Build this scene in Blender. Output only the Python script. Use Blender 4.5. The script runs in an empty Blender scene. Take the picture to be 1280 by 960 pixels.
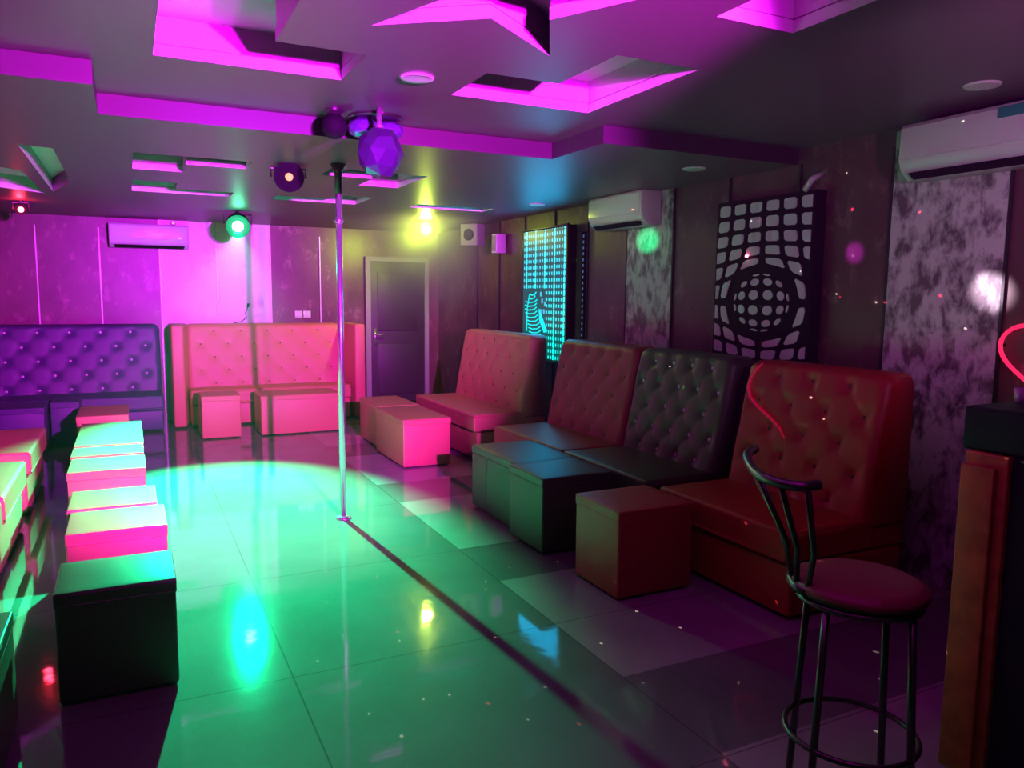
import bpy, bmesh, math, random
from mathutils import Vector, Matrix
R = math.radians
random.seed(7)
S = bpy.context.scene
COL = S.collection

# ------------------------------------------------------------------ camera
EYE = 1.58
yaw, pitch, roll = 0.46047922, -0.11413132, 0.01000286
f = Vector((math.sin(yaw)*math.cos(pitch), math.cos(yaw)*math.cos(pitch), math.sin(pitch)))
r = Vector((math.cos(yaw), -math.sin(yaw), 0)); u = r.cross(f)
c_, s_ = math.cos(roll), math.sin(roll)
r2 = c_*r + s_*u; u2 = -s_*r + c_*u
cam = bpy.data.objects.new('camera', bpy.data.cameras.new('camera'))
COL.objects.link(cam)
m4 = Matrix((r2, u2, -f)).transposed().to_4x4(); m4.translation = Vector((0, 0, EYE))
cam.matrix_world = m4
cam.data.sensor_width = 36; cam.data.lens = 962/1280*36; cam.data.clip_start = 0.02
S.camera = cam
S.view_settings.view_transform = 'Standard'; S.view_settings.look = 'None'
S.view_settings.gamma = 1; S.view_settings.exposure = 0.0
S.view_settings.use_curve_mapping = False
S.cycles.use_denoising = True
S.cycles.max_bounces = 5; S.cycles.diffuse_bounces = 1; S.cycles.volume_bounces = 0
S.cycles.sample_clamp_indirect = 4.0
S.cycles.caustics_reflective = False; S.cycles.caustics_refractive = False

# ------------------------------------------------------------------ world
W = bpy.data.worlds.new('World'); S.world = W; W.use_nodes = True
W.node_tree.nodes['Background'].inputs[0].default_value = (0.5, 0.1, 0.45, 1)
W.node_tree.nodes['Background'].inputs[1].default_value = 0.004
vs_ = W.node_tree.nodes.new('ShaderNodeVolumeScatter')      # thin haze added for glow round the lamps
vs_.inputs['Density'].default_value = 0.0015; vs_.inputs['Anisotropy'].default_value = 0.35
W.node_tree.links.new(vs_.outputs[0], W.node_tree.nodes['World Output'].inputs['Volume'])

# ------------------------------------------------------------------ lights
def aim(o, tgt):
    d = Vector(tgt) - o.location
    o.rotation_euler = d.to_track_quat('-Z', 'Y').to_euler()
def spot(name, loc, tgt, col, power, size, blend=0.5, rad=0.03):
    l = bpy.data.lights.new(name, 'SPOT'); l.energy = power; l.color = col
    l.spot_size = R(size); l.spot_blend = blend; l.shadow_soft_size = rad
    o = bpy.data.objects.new(name, l); COL.objects.link(o); o.location = loc; aim(o, tgt); return o
def point(name, loc, col, power, rad=0.03):
    l = bpy.data.lights.new(name, 'POINT'); l.energy = power; l.color = col; l.shadow_soft_size = rad
    o = bpy.data.objects.new(name, l); COL.objects.link(o); o.location = loc; return o
GREEN = (1.07, 8.75, 2.28); YEL = (3.17, 8.7, 2.36); MAG = (1.20, -0.8, 2.05)
REDP = (-0.90, 8.9, 2.36); BALL = (1.21, 4.03, 2.315)
spot('magenta_flood', MAG, (0.25, 10.0, 2.22), (0.85, 0.018, 1.0), 3900, 49, 0.35, 0.035)
spot('magenta_ceiling_fill', (1.0, -0.9, 1.9), (0.9, 2.9, 2.6), (0.75, 0.0, 0.9), 1800, 50, 1.0, 0.05)  # added fill that tints the near ceiling purple, separate from the flood
spot('violet_flood', (MAG[0]-.05, MAG[1], MAG[2]), (0.35, 10.4, 2.2), (0.12, 0.02, 1.0), 1500, 20, 1.0, 0.03)
GL = (GREEN[0]-.006, GREEN[1]-.075, GREEN[2]-.028)
spot('green_beam', GL, (0.5, 5.95, 0.0), (0.0, 1.0, 0.36), 9500, 51, 0.8, 0.03)
spot('green_spill', GL, (0.0, 3.1, 0.0), (0.0, 1.0, 0.45), 400, 50, 1.0, 0.03)
point('green_lamp_glow', (GREEN[0], GREEN[1]-.13, GREEN[2]), (0.0, 1.0, 0.35), 2.5, 0.04)
spot('yellow_lamp_light', (YEL[0]-.03, YEL[1]-.06, YEL[2]), (0.3, 2.0, 2.9), (0.75, 1.0, 0.10), 60, 95, 0.8, 0.05)
spot('yellow_back_wall_fill', (3.12, 8.92, 2.30), (3.2, 10.4, 2.0), (0.7, 1.0, 0.05), 110, 130, 1.0, 0.05)  # added fill for yellow-green on the back wall; the lamp faces away
point('red_lamp_light', (REDP[0], REDP[1]-.08, REDP[2]), (1.0, 0.02, 0.05), 4, 0.03)
point('yellow_lamp_glow', (YEL[0]-.03, YEL[1]-.08, YEL[2]-.03), (0.75, 1.0, 0.06), 12, 0.04)
al = bpy.data.lights.new('cyan_panel_light', 'AREA'); al.energy = 14; al.color = (0.0, 0.48, 1.0); al.shape = 'RECTANGLE'; al.size = .85; al.size_y = 1.35
ao = bpy.data.objects.new('cyan_panel_light', al); COL.objects.link(ao); ao.location = (3.85, 7.08, 1.55); ao.rotation_euler = (R(90), 0, R(90))
spot('right_wall_fill', (2.2, 0.6, 1.95), (3.97, 3.0, 2.45), (1.0, 0.38, 0.95), 62, 78, 1.0, 0.08)  # added fill for the right wall, no lamp is seen there
spot('green_spot_on_panel', (1.07, 8.6, 2.25), (3.97, 5.42, 2.06), (0.0, 1.0, 0.3), 300, 3.4, 0.8, 0.02)
BO = (BALL[0]+.15, BALL[1]-.03, BALL[2]-.06)
spot('white_spot_on_panel', BO, (3.97, 2.47, 1.62), (1.0, 0.75, 0.95), 900, 4.2, 0.9, 0.02)
spot('air_con_fill', BO, (3.8, 5.6, 2.30), (1.0, 0.72, 0.85), 45, 20, 1.0, 0.02)  # added fill to brighten the air conditioner
spot('violet_spot_on_wall', BO, (3.97, 3.33, 1.86), (0.75, 0.05, 1.0), 500, 3.2, 0.9, 0.02)

spot('green_streak_light', (2.05, 5.05, 2.33), (2.12, 5.62, 2.45), (0.1, 1.0, 0.2), 26, 12, 0.9, 0.01)
spot('red_streak_light', (2.2, 5.1, 2.33), (2.30, 5.75, 2.45), (1.0, 0.1, 0.08), 26, 12, 0.9, 0.01)
# ------------------------------------------------------------------ materials
def mat(name, col, rough=0.5, metal=0.0, bump=0.0, bscale=200, var=None, emit=None, estr=0, spec=0.5, trans=0.0):
    m = bpy.data.materials.new(name); m.use_nodes = True
    nt = m.node_tree; b = nt.nodes['Principled BSDF']
    b.inputs['Base Color'].default_value = (*col, 1); b.inputs['Roughness'].default_value = rough
    b.inputs['Metallic'].default_value = metal; b.inputs['Specular IOR Level'].default_value = spec
    b.inputs['Transmission Weight'].default_value = trans
    if emit:
        b.inputs['Emission Color'].default_value = (*emit, 1); b.inputs['Emission Strength'].default_value = estr
    tc = nt.nodes.new('ShaderNodeTexCoord')
    if bump:
        n = nt.nodes.new('ShaderNodeTexNoise'); n.inputs['Scale'].default_value = bscale
        bp = nt.nodes.new('ShaderNodeBump'); bp.inputs['Strength'].default_value = bump; bp.inputs['Distance'].default_value = 0.01
        nt.links.new(tc.outputs['Object'], n.inputs['Vector']); nt.links.new(n.outputs['Fac'], bp.inputs['Height'])
        nt.links.new(bp.outputs['Normal'], b.inputs['Normal'])
    if var:
        n2 = nt.nodes.new('ShaderNodeTexNoise'); n2.inputs['Scale'].default_value = var[0]; n2.inputs['Detail'].default_value = 6
        rp = nt.nodes.new('ShaderNodeValToRGB')
        rp.color_ramp.elements[0].position = var[2] if len(var) > 2 else .35; rp.color_ramp.elements[1].position = var[3] if len(var) > 3 else .65
        rp.color_ramp.elements[0].color = (*var[1], 1); rp.color_ramp.elements[1].color = (*col, 1)
        nt.links.new(tc.outputs['Object'], n2.inputs['Vector']); nt.links.new(n2.outputs['Fac'], rp.inputs['Fac'])
        nt.links.new(rp.outputs['Color'], b.inputs['Base Color'])
    return m
M = {}
M['peach'] = mat('peach_leatherette', (0.82, 0.245, 0.18), 0.42, bump=.15, bscale=260)
M['red'] = mat('red_leatherette', (0.50, 0.012, 0.03), 0.40, bump=.15, bscale=260)
M['brick'] = mat('brick_red_leatherette', (0.50, 0.035, 0.06), 0.42, bump=.15, bscale=260)
M['black'] = mat('black_leatherette', (0.07, 0.06, 0.05), 0.38, bump=.15, bscale=260)
M['violet'] = mat('dark_violet_leatherette', (0.07, 0.035, 0.15), 0.40, bump=.15, bscale=260)
M['white_plastic'] = mat('white_plastic', (0.75, 0.74, 0.76), 0.25)
M['dark_plastic'] = mat('dark_plastic', (0.010, 0.010, 0.012), 0.7, spec=.08)
M['grey_plastic'] = mat('grey_plastic', (0.28, 0.28, 0.24), 0.5)
M['crystal_button'] = mat('crystal_button', (0.95, 0.95, 0.98), 0.3)
M['chrome'] = mat('chrome', (0.85, 0.82, 0.86), 0.22, 0.85)
M['dark_metal'] = mat('dark_metal', (0.10, 0.09, 0.09), 0.3, 0.8)
M['paint_white'] = mat('white_gypsum', (0.80, 0.76, 0.74), 0.6)
M['ceiling'] = mat('ceiling_paint', (0.15, 0.085, 0.115), 0.42, bump=.05, bscale=60)
M['step'] = mat('ceiling_step_paint', (0.05, 0.035, 0.045), 0.5)
M['trim'] = mat('metal_trim', (0.75, 0.7, 0.72), 0.35, 0.3)
M['dark_trim'] = mat('dark_trim', (0.02, 0.02, 0.02), 0.4)
M['door_frame'] = mat('door_frame_paint', (0.32, 0.28, 0.30), .5)
M['wood'] = mat('orange_wood', (0.55, 0.20, 0.05), 0.5, bump=.1, bscale=30, var=(14, (0.36, 0.11, 0.03)))
M['counter'] = mat('black_stone', (0.02, 0.02, 0.03), 0.6, spec=.15)
M['door'] = mat('dark_door', (0.045, 0.03, 0.04), 0.45)
M['crystal'] = mat('violet_crystal', (0.07, 0.04, 0.14), 0.16, 0.35, spec=.8)
M['seat_pad'] = mat('dark_red_seat', (0.22, 0.03, 0.05), 0.5)
def emis(name, col, s):
    m = mat(name, (0.01, 0.01, 0.01), .5, emit=col, estr=s); return m
M['e_green'] = emis('green_lens_glow', (0.35, 1.0, 0.75), 12)
M['e_yellow'] = emis('yellow_lens_glow', (1.0, 1.0, 0.35), 4)
M['e_red'] = emis('red_lens_glow', (1.0, 0.12, 0.25), 14)
M['e_orange'] = emis('orange_lens_glow', (1.0, 0.30, 0.15), 2.2)
M['r_green'] = emis('green_ring_glow', (0.0, .8, .30), .7)
M['r_yellow'] = emis('yellow_ring_glow', (.8, 1.0, .08), .9)
M['e_cyan'] = emis('cyan_led', (0.0, 0.85, 0.90), 1.15)
M['e_blue'] = emis('blue_led', (0.08, 0.62, 0.95), 1.0)
M['e_pink'] = emis('pink_neon', (1.0, 0.02, 0.12), 1.1)
M['e_trace'] = emis('red_trace_glow', (0.6, 0.0, 0.06), 0.5)
M['e_mag'] = emis('magenta_lens_glow', (1.0, 0.1, 0.9), 20)

def marble(name, c1, c2, scale, p0, p1, rough=.25, vein=None):
    m = bpy.data.materials.new(name); m.use_nodes = True; nt = m.node_tree; b = nt.nodes['Principled BSDF']
    b.inputs['Roughness'].default_value = rough
    tc = nt.nodes.new('ShaderNodeTexCoord'); mp = nt.nodes.new('ShaderNodeMapping')
    mp.inputs['Scale'].default_value = (1, 1, .62)
    n1 = nt.nodes.new('ShaderNodeTexNoise'); n1.inputs['Scale'].default_value = scale; n1.inputs['Detail'].default_value = 9
    n1.inputs['Roughness'].default_value = .62; n1.inputs['Distortion'].default_value = .25
    rp = nt.nodes.new('ShaderNodeValToRGB')
    rp.color_ramp.elements[0].position = p0; rp.color_ramp.elements[1].position = p1
    rp.color_ramp.elements[0].color = (*c1, 1); rp.color_ramp.elements[1].color = (*c2, 1)
    nt.links.new(tc.outputs['Object'], mp.inputs['Vector']); nt.links.new(mp.outputs['Vector'], n1.inputs['Vector'])
    nt.links.new(n1.outputs['Fac'], rp.inputs['Fac'])
    if vein:
        n2 = nt.nodes.new('ShaderNodeTexNoise'); n2.inputs['Scale'].default_value = scale*2.3; n2.inputs['Detail'].default_value = 11; n2.inputs['Roughness'].default_value = .7
        r2_ = nt.nodes.new('ShaderNodeValToRGB'); r2_.color_ramp.elements[0].position = .55; r2_.color_ramp.elements[1].position = .72
        mx = nt.nodes.new('ShaderNodeMixRGB'); mx.inputs[2].default_value = (*vein, 1)
        nt.links.new(mp.outputs['Vector'], n2.inputs['Vector']); nt.links.new(n2.outputs['Fac'], r2_.inputs['Fac'])
        nt.links.new(r2_.outputs['Color'], mx.inputs[0]); nt.links.new(rp.outputs['Color'], mx.inputs[1])
        nt.links.new(mx.outputs[0], b.inputs['Base Color'])
    else:
        nt.links.new(rp.outputs['Color'], b.inputs['Base Color'])
    return m
M['brown_marble'] = marble('brown_marble', (0.10, 0.035, 0.045), (0.19, 0.08, 0.09), 3.0, .3, .7, .35, vein=(.36, .20, .23))
M['white_marble'] = marble('white_marble', (0.18, 0.12, 0.16), (0.78, 0.72, 0.76), 11, .40, .56, .3)
M['pale_marble'] = marble('pale_marble', (0.45, 0.38, 0.45), (0.82, 0.78, 0.80), 4, .25, .42, .3)

# floor tiles: plain grey tiles with seams left, lighter long tiles in a border strip right
def floor_mat():
    m = bpy.data.materials.new('polished_floor_tiles'); m.use_nodes = True; nt = m.node_tree; N = nt.nodes; L = nt.links
    b = N['Principled BSDF']; b.inputs['Roughness'].default_value = 0.055; b.inputs['Specular IOR Level'].default_value = .38
    g = N.new('ShaderNodeNewGeometry'); sp = N.new('ShaderNodeSeparateXYZ'); L.new(g.outputs['Position'], sp.inputs[0])
    def mth(op, a, b_=None):
        n = N.new('ShaderNodeMath'); n.operation = op
        for i, v in enumerate((a, b_)):
            if v is None: continue
            if isinstance(v, (int, float)): n.inputs[i].default_value = v
            else: L.new(v, n.inputs[i])
        return n.outputs[0]
    X, Y = sp.outputs[0], sp.outputs[1]
    # seams every 0.62 / 1.2 m
    fx = mth('FRACT', mth('DIVIDE', mth('ADD', X, 20*1.24-0.545), 1.24))
    fy = mth('FRACT', mth('DIVIDE', mth('ADD', Y, 20*1.2-3.11), 1.2))
    sx = mth('ADD', mth('LESS_THAN', fx, .0032), mth('GREATER_THAN', fx, .9968))
    sy = mth('ADD', mth('LESS_THAN', fy, .003), mth('GREATER_THAN', fy, .997))
    seam = mth('MINIMUM', mth('ADD', sx, sy), 1.0)
    strip = mth('GREATER_THAN', X, 1.785)
    py = mth('FRACT', mth('DIVIDE', mth('ADD', Y, 18-2.53), 1.8))
    light = mth('MULTIPLY', mth('LESS_THAN', py, .6667), strip)
    fx2 = mth('LESS_THAN', X, 2.42)
    py2 = mth('GREATER_THAN', mth('FRACT', mth('DIVIDE', mth('ADD', Y, 18-1.93), 1.8)), .3333)
    light = mth('MAXIMUM', mth('MULTIPLY', light, fx2), mth('MULTIPLY', mth('MULTIPLY', py2, strip), mth('SUBTRACT', 1.0, fx2)))
    n = N.new('ShaderNodeTexNoise'); n.inputs['Scale'].default_value = 2.2; n.inputs['Detail'].default_value = 8; L.new(g.outputs['Position'], n.inputs['Vector'])
    mx = N.new('ShaderNodeMixRGB'); mx.inputs[1].default_value = (.21, .205, .21, 1); mx.inputs[2].default_value = (.46, .42, .43, 1); L.new(light, mx.inputs[0])
    m2 = N.new('ShaderNodeMixRGB'); m2.blend_type = 'MULTIPLY'; m2.inputs[0].default_value = .5; L.new(mx.outputs[0], m2.inputs[1])
    rp = N.new('ShaderNodeValToRGB'); rp.color_ramp.elements[0].color = (.6, .6, .6, 1); rp.color_ramp.elements[0].position = .3; rp.color_ramp.elements[1].position = .7
    L.new(n.outputs['Fac'], rp.inputs['Fac']); L.new(rp.outputs['Color'], m2.inputs[2])
    m3 = N.new('ShaderNodeMixRGB'); m3.inputs[2].default_value = (.05, .05, .05, 1); L.new(mth('MULTIPLY', seam, .55), m3.inputs[0]); L.new(m2.outputs[0], m3.inputs[1])
    L.new(m3.outputs[0], b.inputs['Base Color'])
    n3 = N.new('ShaderNodeTexNoise'); n3.inputs['Scale'].default_value = 9; L.new(g.outputs['Position'], n3.inputs['Vector'])
    bp = N.new('ShaderNodeBump'); bp.inputs['Strength'].default_value = .03; bp.inputs['Distance'].default_value = .02
    L.new(n3.outputs['Fac'], bp.inputs['Height']); L.new(bp.outputs['Normal'], b.inputs['Normal'])
    return m
M['floor'] = floor_mat()

# ------------------------------------------------------------------ mesh helpers
def obj(name, bm, m, parent=None, smooth=False, bevel=0, seg=3, loc=None):
    bmesh.ops.recalc_face_normals(bm, faces=bm.faces[:])
    me = bpy.data.meshes.new(name); bm.to_mesh(me); bm.free()
    me.materials.append(m)
    o = bpy.data.objects.new(name, me); COL.objects.link(o)
    if parent: o.parent = parent
    if loc: o.location = loc
    if smooth:
        for p in me.polygons: p.use_smooth = True
    if bevel:
        bv = o.modifiers.new('bevel', 'BEVEL'); bv.width = bevel; bv.segments = seg; bv.limit_method = 'ANGLE'
        for p in me.polygons: p.use_smooth = True
    return o
def struct(name, bm, m, parent=None, **k):
    o = obj(name, bm, m, parent, **k)
    if not parent: o['kind'] = 'structure'
    return o
def box(bm, x0, x1, y0, y1, z0, z1, mtx=None):
    vs = [bm.verts.new((x, y, z)) for z in (z0, z1) for y in (y0, y1) for x in (x0, x1)]
    for q in ((0, 1, 3, 2), (4, 6, 7, 5), (0, 4, 5, 1), (2, 3, 7, 6), (0, 2, 6, 4), (1, 5, 7, 3)):
        bm.faces.new([vs[i] for i in q])
    if mtx: bmesh.ops.transform(bm, matrix=mtx, verts=vs)
    return vs
def bx(*a, **k):
    bm = bmesh.new(); box(bm, *a, **k); return bm
def lathe(bm, prof, n=32, mtx=None):
    rings = []; new = []
    for rr, z in prof:
        ring = [bm.verts.new((rr*math.cos(2*math.pi*i/n), rr*math.sin(2*math.pi*i/n), z)) for i in range(n)]
        rings.append(ring); new += ring
    for a, b in zip(rings, rings[1:]):
        for i in range(n): bm.faces.new((a[i], a[(i+1) % n], b[(i+1) % n], b[i]))
    bm.faces.new(rings[0][::-1]); bm.faces.new(rings[-1])
    if mtx: bmesh.ops.transform(bm, matrix=mtx, verts=new)
def tube(bm, pts, rad, n=10, closed=False):
    pts = [Vector(p) for p in pts]; rings = []
    rads = rad if isinstance(rad, (list, tuple)) else [rad]*len(pts)
    N = len(pts); up = None
    for i, p in enumerate(pts):
        a = pts[(i-1) % N] if (closed or i > 0) else p; b = pts[(i+1) % N] if (closed or i < N-1) else p
        t = (b-a).normalized()
        if up is None:
            up = Vector((0, 0, 1)) if abs(t.z) < .9 else Vector((1, 0, 0))
        s = t.cross(up).normalized(); up = s.cross(t).normalized()
        rings.append([bm.verts.new(p + rads[i]*(math.cos(2*math.pi*k/n)*s + math.sin(2*math.pi*k/n)*up)) for k in range(n)])
    prs = list(zip(rings, rings[1:])) + ([(rings[-1], rings[0])] if closed else [])
    for a, b in prs:
        for i in range(n): bm.faces.new((a[i], a[(i+1) % n], b[(i+1) % n], b[i]))
    if not closed:
        bm.faces.new(rings[0][::-1]); bm.faces.new(rings[-1])
def thing(name, label, cat, loc=(0, 0, 0), rotz=0, group=None):
    o = bpy.data.objects.new(name, None); COL.objects.link(o); o.location = loc; o.rotation_euler = (0, 0, rotz)
    o.empty_display_size = .1
    o['label'] = label; o['category'] = cat
    if group: o['group'] = group
    return o
def tag(o, label, cat, group=None):
    o['label'] = label; o['category'] = cat
    if group: o['group'] = group
    return o

# ------------------------------------------------------------------ room shell
XL, XR, YB, YN = -1.9, 3.97, 10.4, -1.6
ZN, ZD, CO = 2.55, 2.45, 0.16       # near ceiling, dropped ceiling, coffer depth
struct('floor', bx(XL-.1, XR+.1, YN-.1, YB+.1, -.08, 0), M['floor'])
struct('wall_back', bx(XL-.1, XR+.1, YB, YB+.1, -.02, 2.9), M['brown_marble'])
struct('wall_near', bx(XL-.1, XR+.1, YN-.1, YN, -.02, 2.9), M['brown_marble'])
struct('wall_left', bx(XL-.1, XL, YN, YB, -.02, 2.9), M['brown_marble'])
struct('wall_right', bx(XR, XR+.1, YN, YB, -.02, 2.9), M['brown_marble'])

def rect(x0, x1, y0, y1): return [(x0, y0), (x1, y0), (x1, y1), (x0, y1)]
def offset(poly, d):
    out = []; n = len(poly)
    ar = sum(poly[i][0]*poly[(i+1) % n][1]-poly[(i+1) % n][0]*poly[i][1] for i in range(n))
    sg = 1 if ar > 0 else -1
    for i in range(n):
        p0, p1, p2 = Vector(poly[i-1]), Vector(poly[i]), Vector(poly[(i+1) % n])
        e1 = (p1-p0).normalized(); e2 = (p2-p1).normalized()
        n1 = Vector((e1.y, -e1.x))*sg; n2 = Vector((e2.y, -e2.x))*sg
        k = (n1+n2); k = k/(k.length_squared/2) if k.length > 1e-6 else n1
        k.length = min(k.length, 2.2)
        out.append(tuple(p1 + k*d))
    return out
def sheet(bm, outer, holes, z):
    edges = []
    for lp in [outer]+holes:
        vs = [bm.verts.new((x, y, z)) for x, y in lp]
        edges += [bm.edges.new((vs[i], vs[(i+1) % len(vs)])) for i in range(len(vs))]
    bmesh.ops.triangle_fill(bm, use_beauty=True, use_dissolve=False, edges=edges)
ntrim = [0]
def coffer(poly, z, depth=CO):
    """white gypsum lining of one recess: lower lip, small groove, upper wall and lid"""
    ntrim[0] += 1
    bm = bmesh.new(); n = len(poly)
    lv = [(poly, z+.0005), (poly, z+.045), (offset(poly, .012), z+.045), (offset(poly, .012), z+.052), (offset(poly, .004), z+.052), (offset(poly, .004), z+depth)]
    rings = [[bm.verts.new((x, y, zz)) for x, y in p] for p, zz in lv]
    for a, b in zip(rings, rings[1:]):
        for i in range(n): bm.faces.new((a[i], a[(i+1) % n], b[(i+1) % n], b[i]))
    o = struct('trim_%d' % ntrim[0], bm, M['paint_white'])
    bm2 = bmesh.new(); bm2.faces.new([bm2.verts.new((x, y, z+depth)) for x, y in offset(poly, .02)])
    l = obj('recess_lid', bm2, M['paint_white'], o)
    return o
def bracket(cx, cy, sx, sy, hx, hy, bw, lenx, leny):
    """L shaped recess whose outer corner is at (cx+sx*hx, cy+sy*hy)"""
    X, Y = cx+sx*hx, cy+sy*hy
    p = [(X, Y), (X-sx*lenx, Y), (X-sx*lenx, Y-sy*bw), (X-sx*bw, Y-sy*bw), (X-sx*bw, Y-sy*leny), (X, Y-sy*leny)]
    return p if sx*sy < 0 else p[::-1]
near_holes = [bracket(1.18, 2.31, -1, 1, 1.05, 1.31, .42, .78, 1.45),
              bracket(1.18, 2.31, 1, 1, 1.05, 1.31, .42, .78, .90),
              bracket(1.18, 2.31, 1, -1, 1.05, 1.31, .36, .8, 1.2),
              bracket(1.18, 2.31, -1, -1, 1.05, 1.31, .36, .8, .9)]
star = [(.83, 2.854), (.99, 2.44), (.80, 2.08), (1.22, 2.25), (1.62, 2.05), (1.374, 2.50), (1.574, 2.859), (1.185, 2.583)]
near_holes.append(star)
front = [(XL, 3.82), (-.1, 3.82), (-.1, 4.42), (2.46, 4.42), (2.46, 3.82), (XR, 3.82)]
bm = bmesh.new(); sheet(bm, [(XL, YN), (XR, YN)] + [(XR, 3.83), (2.46, 3.83), (2.46, 4.43), (-.1, 4.43), (-.1, 3.83), (XL, 3.83)], near_holes, ZN)
struct('ceiling', bm, M['ceiling'])
far_holes = [bracket(1.04, 6.52, -1, -1, .98, 1.02, .33, .72, .72), bracket(1.04, 6.52, -1, 1, .98, 1.04, .33, .80, .72),
             bracket(1.04, 6.52, 1, 1, .98, 1.04, .33, .80, .62), bracket(1.04, 6.52, 1, -1, .98, 1.02, .33, .72, .72),
             [(-.56, 5.55), (-.38, 5.6), (-.38, 7.25), (-.56, 8.0)], [(-1.3, 7.6), (-.64, 8.16), (-.66, 6.7), (-1.3, 6.3)][::-1],
             bracket(3.0, 6.52, 0.6, 1, .8, 1.04, .3, .62, .62) if False else rect(2.55, 3.35, 7.2, 7.5)]
bm = bmesh.new(); sheet(bm, front + [(XR, YB), (XL, YB)], far_holes, ZD)
struct('ceiling_dropped', bm, M['ceiling'])
bm = bmesh.new()
for (a, b) in zip(front, front[1:]):
    v = [bm.verts.new((*a, ZD)), bm.verts.new((*b, ZD)), bm.verts.new((*b, ZN+.02)), bm.verts.new((*a, ZN+.02))]; bm.faces.new(v)
struct('trim_0', bm, M['step'])
bm = bmesh.new(); box(bm, XL-.1, XR+.1, YN-.1, YB+.1, 2.80, 2.86); struct('ceiling_slab', bm, M['ceiling'])
for p in near_holes: coffer(p, ZN)
for p in far_holes: coffer(p, ZD, .12)

# wall panels and seams
nt_ = [20]
def tr(bm, m, **k):
    nt_[0] += 1
    return struct('trim_%d' % nt_[0], bm, m, **k)
tr(bx(.36, 1.0, YB-.012, YB, 0, ZD), M['pale_marble'])
tr(bx(1.005, 1.65, YB-.012, YB, 0, ZD), M['pale_marble'])
for x in (-1.57, -.93, -.29, .355, 1.002, 1.655, 2.29): tr(bx(x-.006, x+.006, YB-.018, YB, 0, 2.33 if x < .3 or x > 1.7 else ZD), M['trim'])
for y0, y1 in ((5.09, 5.72), (2.42, 3.08)): tr(bx(XR-.012, XR, y0, y1, 0, ZN-.02 if y0 < 3 else ZD), M['white_marble'])
for y in (9.0, 8.35, 7.70, 7.03, 6.38, 5.73, 5.08, 4.44, 3.78, 3.09, 2.41, 1.75): tr(bx(XR-.016, XR, y-.007, y+.007, 0, ZD), M['dark_trim'])
struct('baseboard_back', bx(1.7, 2.93, YB-.015, YB, 0, .09), M['paint_white'])

# door with frame and handle
d = struct('door_1', bx(2.96, 3.74, YB-.04, YB, .005, 2.03), M['door'], bevel=.004)
pb = bmesh.new()
for z0, z1 in ((.2, .9), (1.08, 1.88)):
    box(pb, 3.06, 3.64, YB-.05, YB-.038, z0, z1)
obj('door_panel', pb, M['door'], d, bevel=.006)
fb = bmesh.new(); box(fb, 2.89, 2.96, YB-.07, YB, 0, 2.09); box(fb, 3.74, 3.80, YB-.07, YB, 0, 2.09); box(fb, 2.96, 3.74, YB-.07, YB, 2.03, 2.09)
obj('door_frame', fb, M['door_frame'], d)
hb = bmesh.new(); box(hb, 3.005, 3.04, YB-.055, YB-.04, .88, 1.12); tube(hb, [(3.022, YB-.05, 1.03), (3.022, YB-.10, 1.03), (3.15, YB-.10, 1.03)], .009)
obj('door_handle', hb, M['chrome'], d, smooth=True)

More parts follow.
